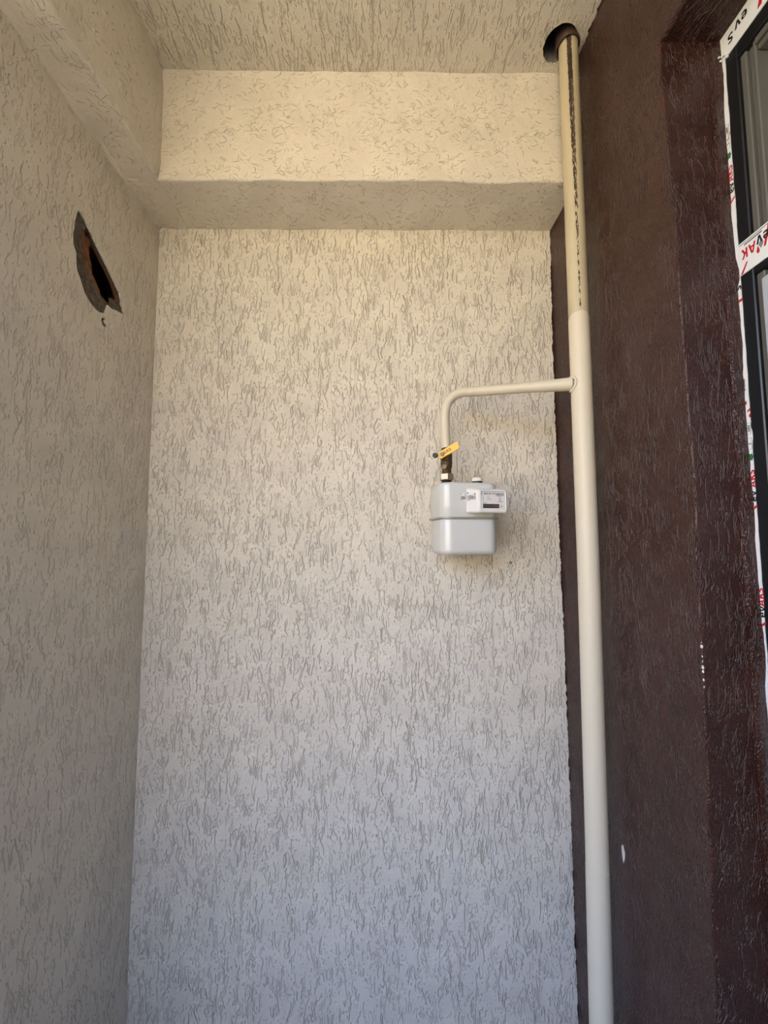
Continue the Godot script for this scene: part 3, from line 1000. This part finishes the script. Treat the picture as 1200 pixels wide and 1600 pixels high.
func label_image() -> Image:
	var im := Image.create(256, 150, false, Image.FORMAT_RGB8)
	im.fill(Color(0.83, 0.825, 0.82))
	im.fill_rect(Rect2i(0, 0, 256, 3), Color(0.3, 0.3, 0.3))
	im.fill_rect(Rect2i(0, 0, 4, 150), Color(0.35, 0.35, 0.35))
	var r := RandomNumberGenerator.new()
	r.seed = 4
	var ink := Color(0.12, 0.12, 0.13)
	pixel_text(im, 6, 8, "C", 5, ink)
	pixel_text(im, 30, 12, "INGA", 3, ink)
	pixel_text(im, 84, 12, "BK-G4T", 3, Color(0.2, 0.2, 0.2))
	for row in 5:
		im.fill_rect(Rect2i(10, 44 + row * 8, 20 + r.randi() % 16, 2), Color(0.5, 0.5, 0.5))
		im.fill_rect(Rect2i(66, 40 + row * 8, 22 + r.randi() % 24, 2), Color(0.5, 0.5, 0.5))
	var x := 158
	while x < 238:
		var w := 2 + r.randi() % 3
		im.fill_rect(Rect2i(x, 14, w, 24), Color(0.22, 0.22, 0.24))
		x += w + 2 + r.randi() % 2
	im.fill_rect(Rect2i(176, 44, 40, 3), Color(0.35, 0.35, 0.35))
	pixel_text(im, 190, 60, "15", 3, Color(0.3, 0.3, 0.3))
	im.fill_rect(Rect2i(176, 84, 52, 4), Color(0.3, 0.3, 0.3))
	pixel_text(im, 24, 90, "V:2", 3, Color(0.25, 0.25, 0.25))
	pixel_text(im, 206, 118, "M3", 3, Color(0.45, 0.45, 0.45))
	im.fill_rect(Rect2i(22, 106, 170, 34), Color(0.05, 0.05, 0.055))
	im.fill_rect(Rect2i(124, 106, 68, 34), Color(0.26, 0.12, 0.14))
	for k in 8:
		im.fill_rect(Rect2i(26 + k * 21, 110, 15, 26), Color(0.11, 0.11, 0.12) if k < 5 else Color(0.30, 0.15, 0.17))
		pixel_text(im, 29 + k * 21, 115, "00000368"[k], 3, Color(0.55, 0.55, 0.55))
	return im

func pixel_text(im: Image, x: int, y: int, text: String, s: int, c: Color):
	var glyphs := {"A": "25755", "B": "65656", "C": "34443", "G": "34553", "I": "72227", "N": "57755", "K": "55655", "T": "72222", "V": "55552", "M": "57755", "-": "00700", ":": "02020", "0": "25552", "1": "26227", "2": "61247", "3": "61216", "4": "55711", "5": "74616", "6": "34652", "8": "25252"}
	for ch in text:
		var rows: String = glyphs.get(ch, "00000")
		for r in 5:
			var bits := int(rows[r])
			for b in 3:
				if bits & (4 >> b):
					im.fill_rect(Rect2i(x + b * s, y + r * s, s, s), c)
		x += 4 * s

func barcode_image() -> Image:
	var im := Image.create(128, 72, false, Image.FORMAT_RGB8)
	im.fill(Color(0.86, 0.86, 0.85))
	var r := RandomNumberGenerator.new()
	r.seed = 11
	var x := 8
	while x < 118:
		var w := 3 + r.randi() % 6
		im.fill_rect(Rect2i(x, 26, w, 34), Color(0.15, 0.15, 0.16))
		x += w + 3 + r.randi() % 5
	im.fill_rect(Rect2i(4, 4, 22, 8), Color(0.15, 0.15, 0.16))
	im.fill_rect(Rect2i(100, 6, 18, 14), Color(0.45, 0.45, 0.45))
	im.fill_rect(Rect2i(8, 64, 40, 4), Color(0.4, 0.4, 0.4))
	return im

func picture(im: Image, rough: float) -> StandardMaterial3D:
	var m := plain(Color.WHITE, rough)
	m.albedo_texture = ImageTexture.create_from_image(im)
	return m

func sheet(corners: Array, thick: float) -> ArrayMesh:
	# a thin plate over four corners (top left, top right, bottom right, bottom left)
	var a: Vector3 = corners[0]
	var b: Vector3 = corners[1]
	var c: Vector3 = corners[2]
	var d: Vector3 = corners[3]
	var n := (b - a).cross(d - a).normalized() * -1.0 * thick
	var m := Mb.new()
	var u := [Vector2(0, 0), Vector2(1, 0), Vector2(1, 1), Vector2(0, 1)]
	m.quad(a + n, b + n, c + n, d + n, u[0], u[1], u[2], u[3], -1)
	m.quad(a, d, c, b, u[0], u[3], u[2], u[1], -1)
	m.quad(a, b, b + n, a + n, u[0], u[0], u[0], u[0], -1)
	m.quad(b, c, c + n, b + n, u[0], u[0], u[0], u[0], -1)
	m.quad(c, d, d + n, c + n, u[0], u[0], u[0], u[0], -1)
	m.quad(d, a, a + n, d + n, u[0], u[0], u[0], u[0], -1)
	return commit(m)

func build_meter():
	var at := V(0.2625, -0.05, -1.18)
	var t := thing("gas_meter", "small light grey diaphragm gas meter hanging from the branch pipe", "gas meter", at, 0.13)
	var hw := 0.0905
	var hd := 0.074
	var r := 0.032
	var m := Mb.new()
	loft(m, shell_rings(hw, hd, r, [[0.1125, 0.0015], [0.1150, 0.0], [0.2080, 0.0], [0.2120, 0.0009], [0.2155, 0.0035], [0.2180, 0.0080], [0.2195, 0.015], [0.2200, 0.028]]), true, true, 1, 0.3)
	obj("upper_casing", commit(m), M.case, t)
	m = Mb.new()
	loft(m, shell_rings(hw - 0.002, hd - 0.002, r, [[0.0, 0.022], [0.0010, 0.013], [0.0035, 0.0062], [0.0070, 0.0025], [0.0110, 0.0006], [0.0150, 0.0], [0.1060, 0.0], [0.1090, 0.0012]]), true, true, 1, 0.3)
	obj("lower_casing", commit(m), M.case, t)
	m = Mb.new()
	loft(m, shell_rings(hw + 0.0065, hd + 0.0065, r + 0.006, [[0.1085, 0.0012], [0.1092, 0.0], [0.1122, 0.0], [0.1130, 0.0012]]), true, true, -1, 0.3)
	obj("seam_flange", commit(m), M.seam, t)
	# connections on top
	m = Mb.new()
	lathe(m, [Vector2(0.024, 0.2150), Vector2(0.0225, 0.2205), Vector2(0.019, 0.2215)], 28, Vector3(-0.0485, 0, 0))
	obj("inlet_collar", commit(m), M.case, t)
	m = Mb.new()
	lathe(m, [Vector2(0.0185, 0.2180), Vector2(0.0165, 0.2230), Vector2(0.0165, 0.2340)], 26, Vector3(0.0510, 0, 0))
	var out := obj("outlet_stub", commit(m), M.dark_metal, t)
	m = Mb.new()
	lathe(m, [Vector2(0.0172, 0.2315), Vector2(0.0178, 0.2325), Vector2(0.0178, 0.2410), Vector2(0.0160, 0.2435), Vector2(0.0120, 0.2445)], 26, Vector3(0.0510, 0, 0))
	obj("outlet_cap", commit(m), M.plastic, out)
	# index box: wide base on the casing, smaller face in front, sloping sides
	m = Mb.new()
	var z0 := hd - 0.006
	var z1 := hd + 0.044
	var L0 := -0.014
	var R0 := 0.0935
	var rings := []
	for q in [[z0, L0, R0, 0.1250, 0.1985], [hd + 0.004, L0, R0, 0.1250, 0.1985], [z1 - 0.0035, 0.0030, R0 + 0.0005, 0.1230, 0.1915], [z1, 0.0058, R0 - 0.0030, 0.1258, 0.1885]]:
		var ring := PackedVector3Array()
		var b := 0.004
		for p in [[q[1], q[3] + b], [q[1], q[4] - b], [q[1] + b, q[4]], [q[2] - b, q[4]], [q[2], q[4] - b], [q[2], q[3] + b], [q[2] - b, q[3]], [q[1] + b, q[3]]]:
			ring.append(Vector3(p[0], p[1], q[0]))
		rings.append(ring)
	loft(m, rings, true, true, -1, 0.3)
	var ib := obj("index_box", commit(m), M.plastic, t)
	ib.set_meta("label", "white counter housing")
	obj("index_label", sheet([Vector3(0.0120, 0.1855, z1 + 0.0002), Vector3(0.0865, 0.1855, z1 + 0.0002), Vector3(0.0865, 0.1330, z1 + 0.0002), Vector3(0.0120, 0.1330, z1 + 0.0002)], 0.0006), picture(label_image(), 0.3), ib).set_meta("label", "printed counter plate with barcode and black register")
	# rim round the plate
	m = Mb.new()
	plate(m, PackedVector2Array([Vector2(0.0085, 0.1290), Vector2(0.0895, 0.1290), Vector2(0.0895, 0.1875), Vector2(0.0085, 0.1875)]), [PackedVector2Array([Vector2(0.0120, 0.1330), Vector2(0.0865, 0.1330), Vector2(0.0865, 0.1855), Vector2(0.0120, 0.1855)])], Vector3(0, 0, z1 + 0.0022), Vector3.RIGHT, Vector3.UP, Vector3.BACK, 0.003)
	obj("index_rim", commit(m), M.plastic, ib)
	# barcode sticker folded from the sloping side on to the casing
	var bm := picture(barcode_image(), 0.4)
	var f0 := Vector3(L0 + 0.0, 0, hd + 0.004)
	var f1 := Vector3(0.0026, 0, z1 - 0.006)
	var nn := Vector3(-0.0008, 0, 0)
	obj("barcode_sticker", sheet([f0 + Vector3(0, 0.187, 0) + nn, f1 + Vector3(0, 0.182, 0) + nn, f1 + Vector3(0, 0.158, 0) + nn, f0 + Vector3(0, 0.160, 0) + nn], 0.0005), bm, ib)
	obj("barcode_sticker", sheet([Vector3(-0.034, 0.1835, hd + 0.0003), Vector3(-0.0145, 0.1835, hd + 0.0003), Vector3(-0.0145, 0.161, hd + 0.0003), Vector3(-0.034, 0.161, hd + 0.0003)], 0.0005), bm, t)
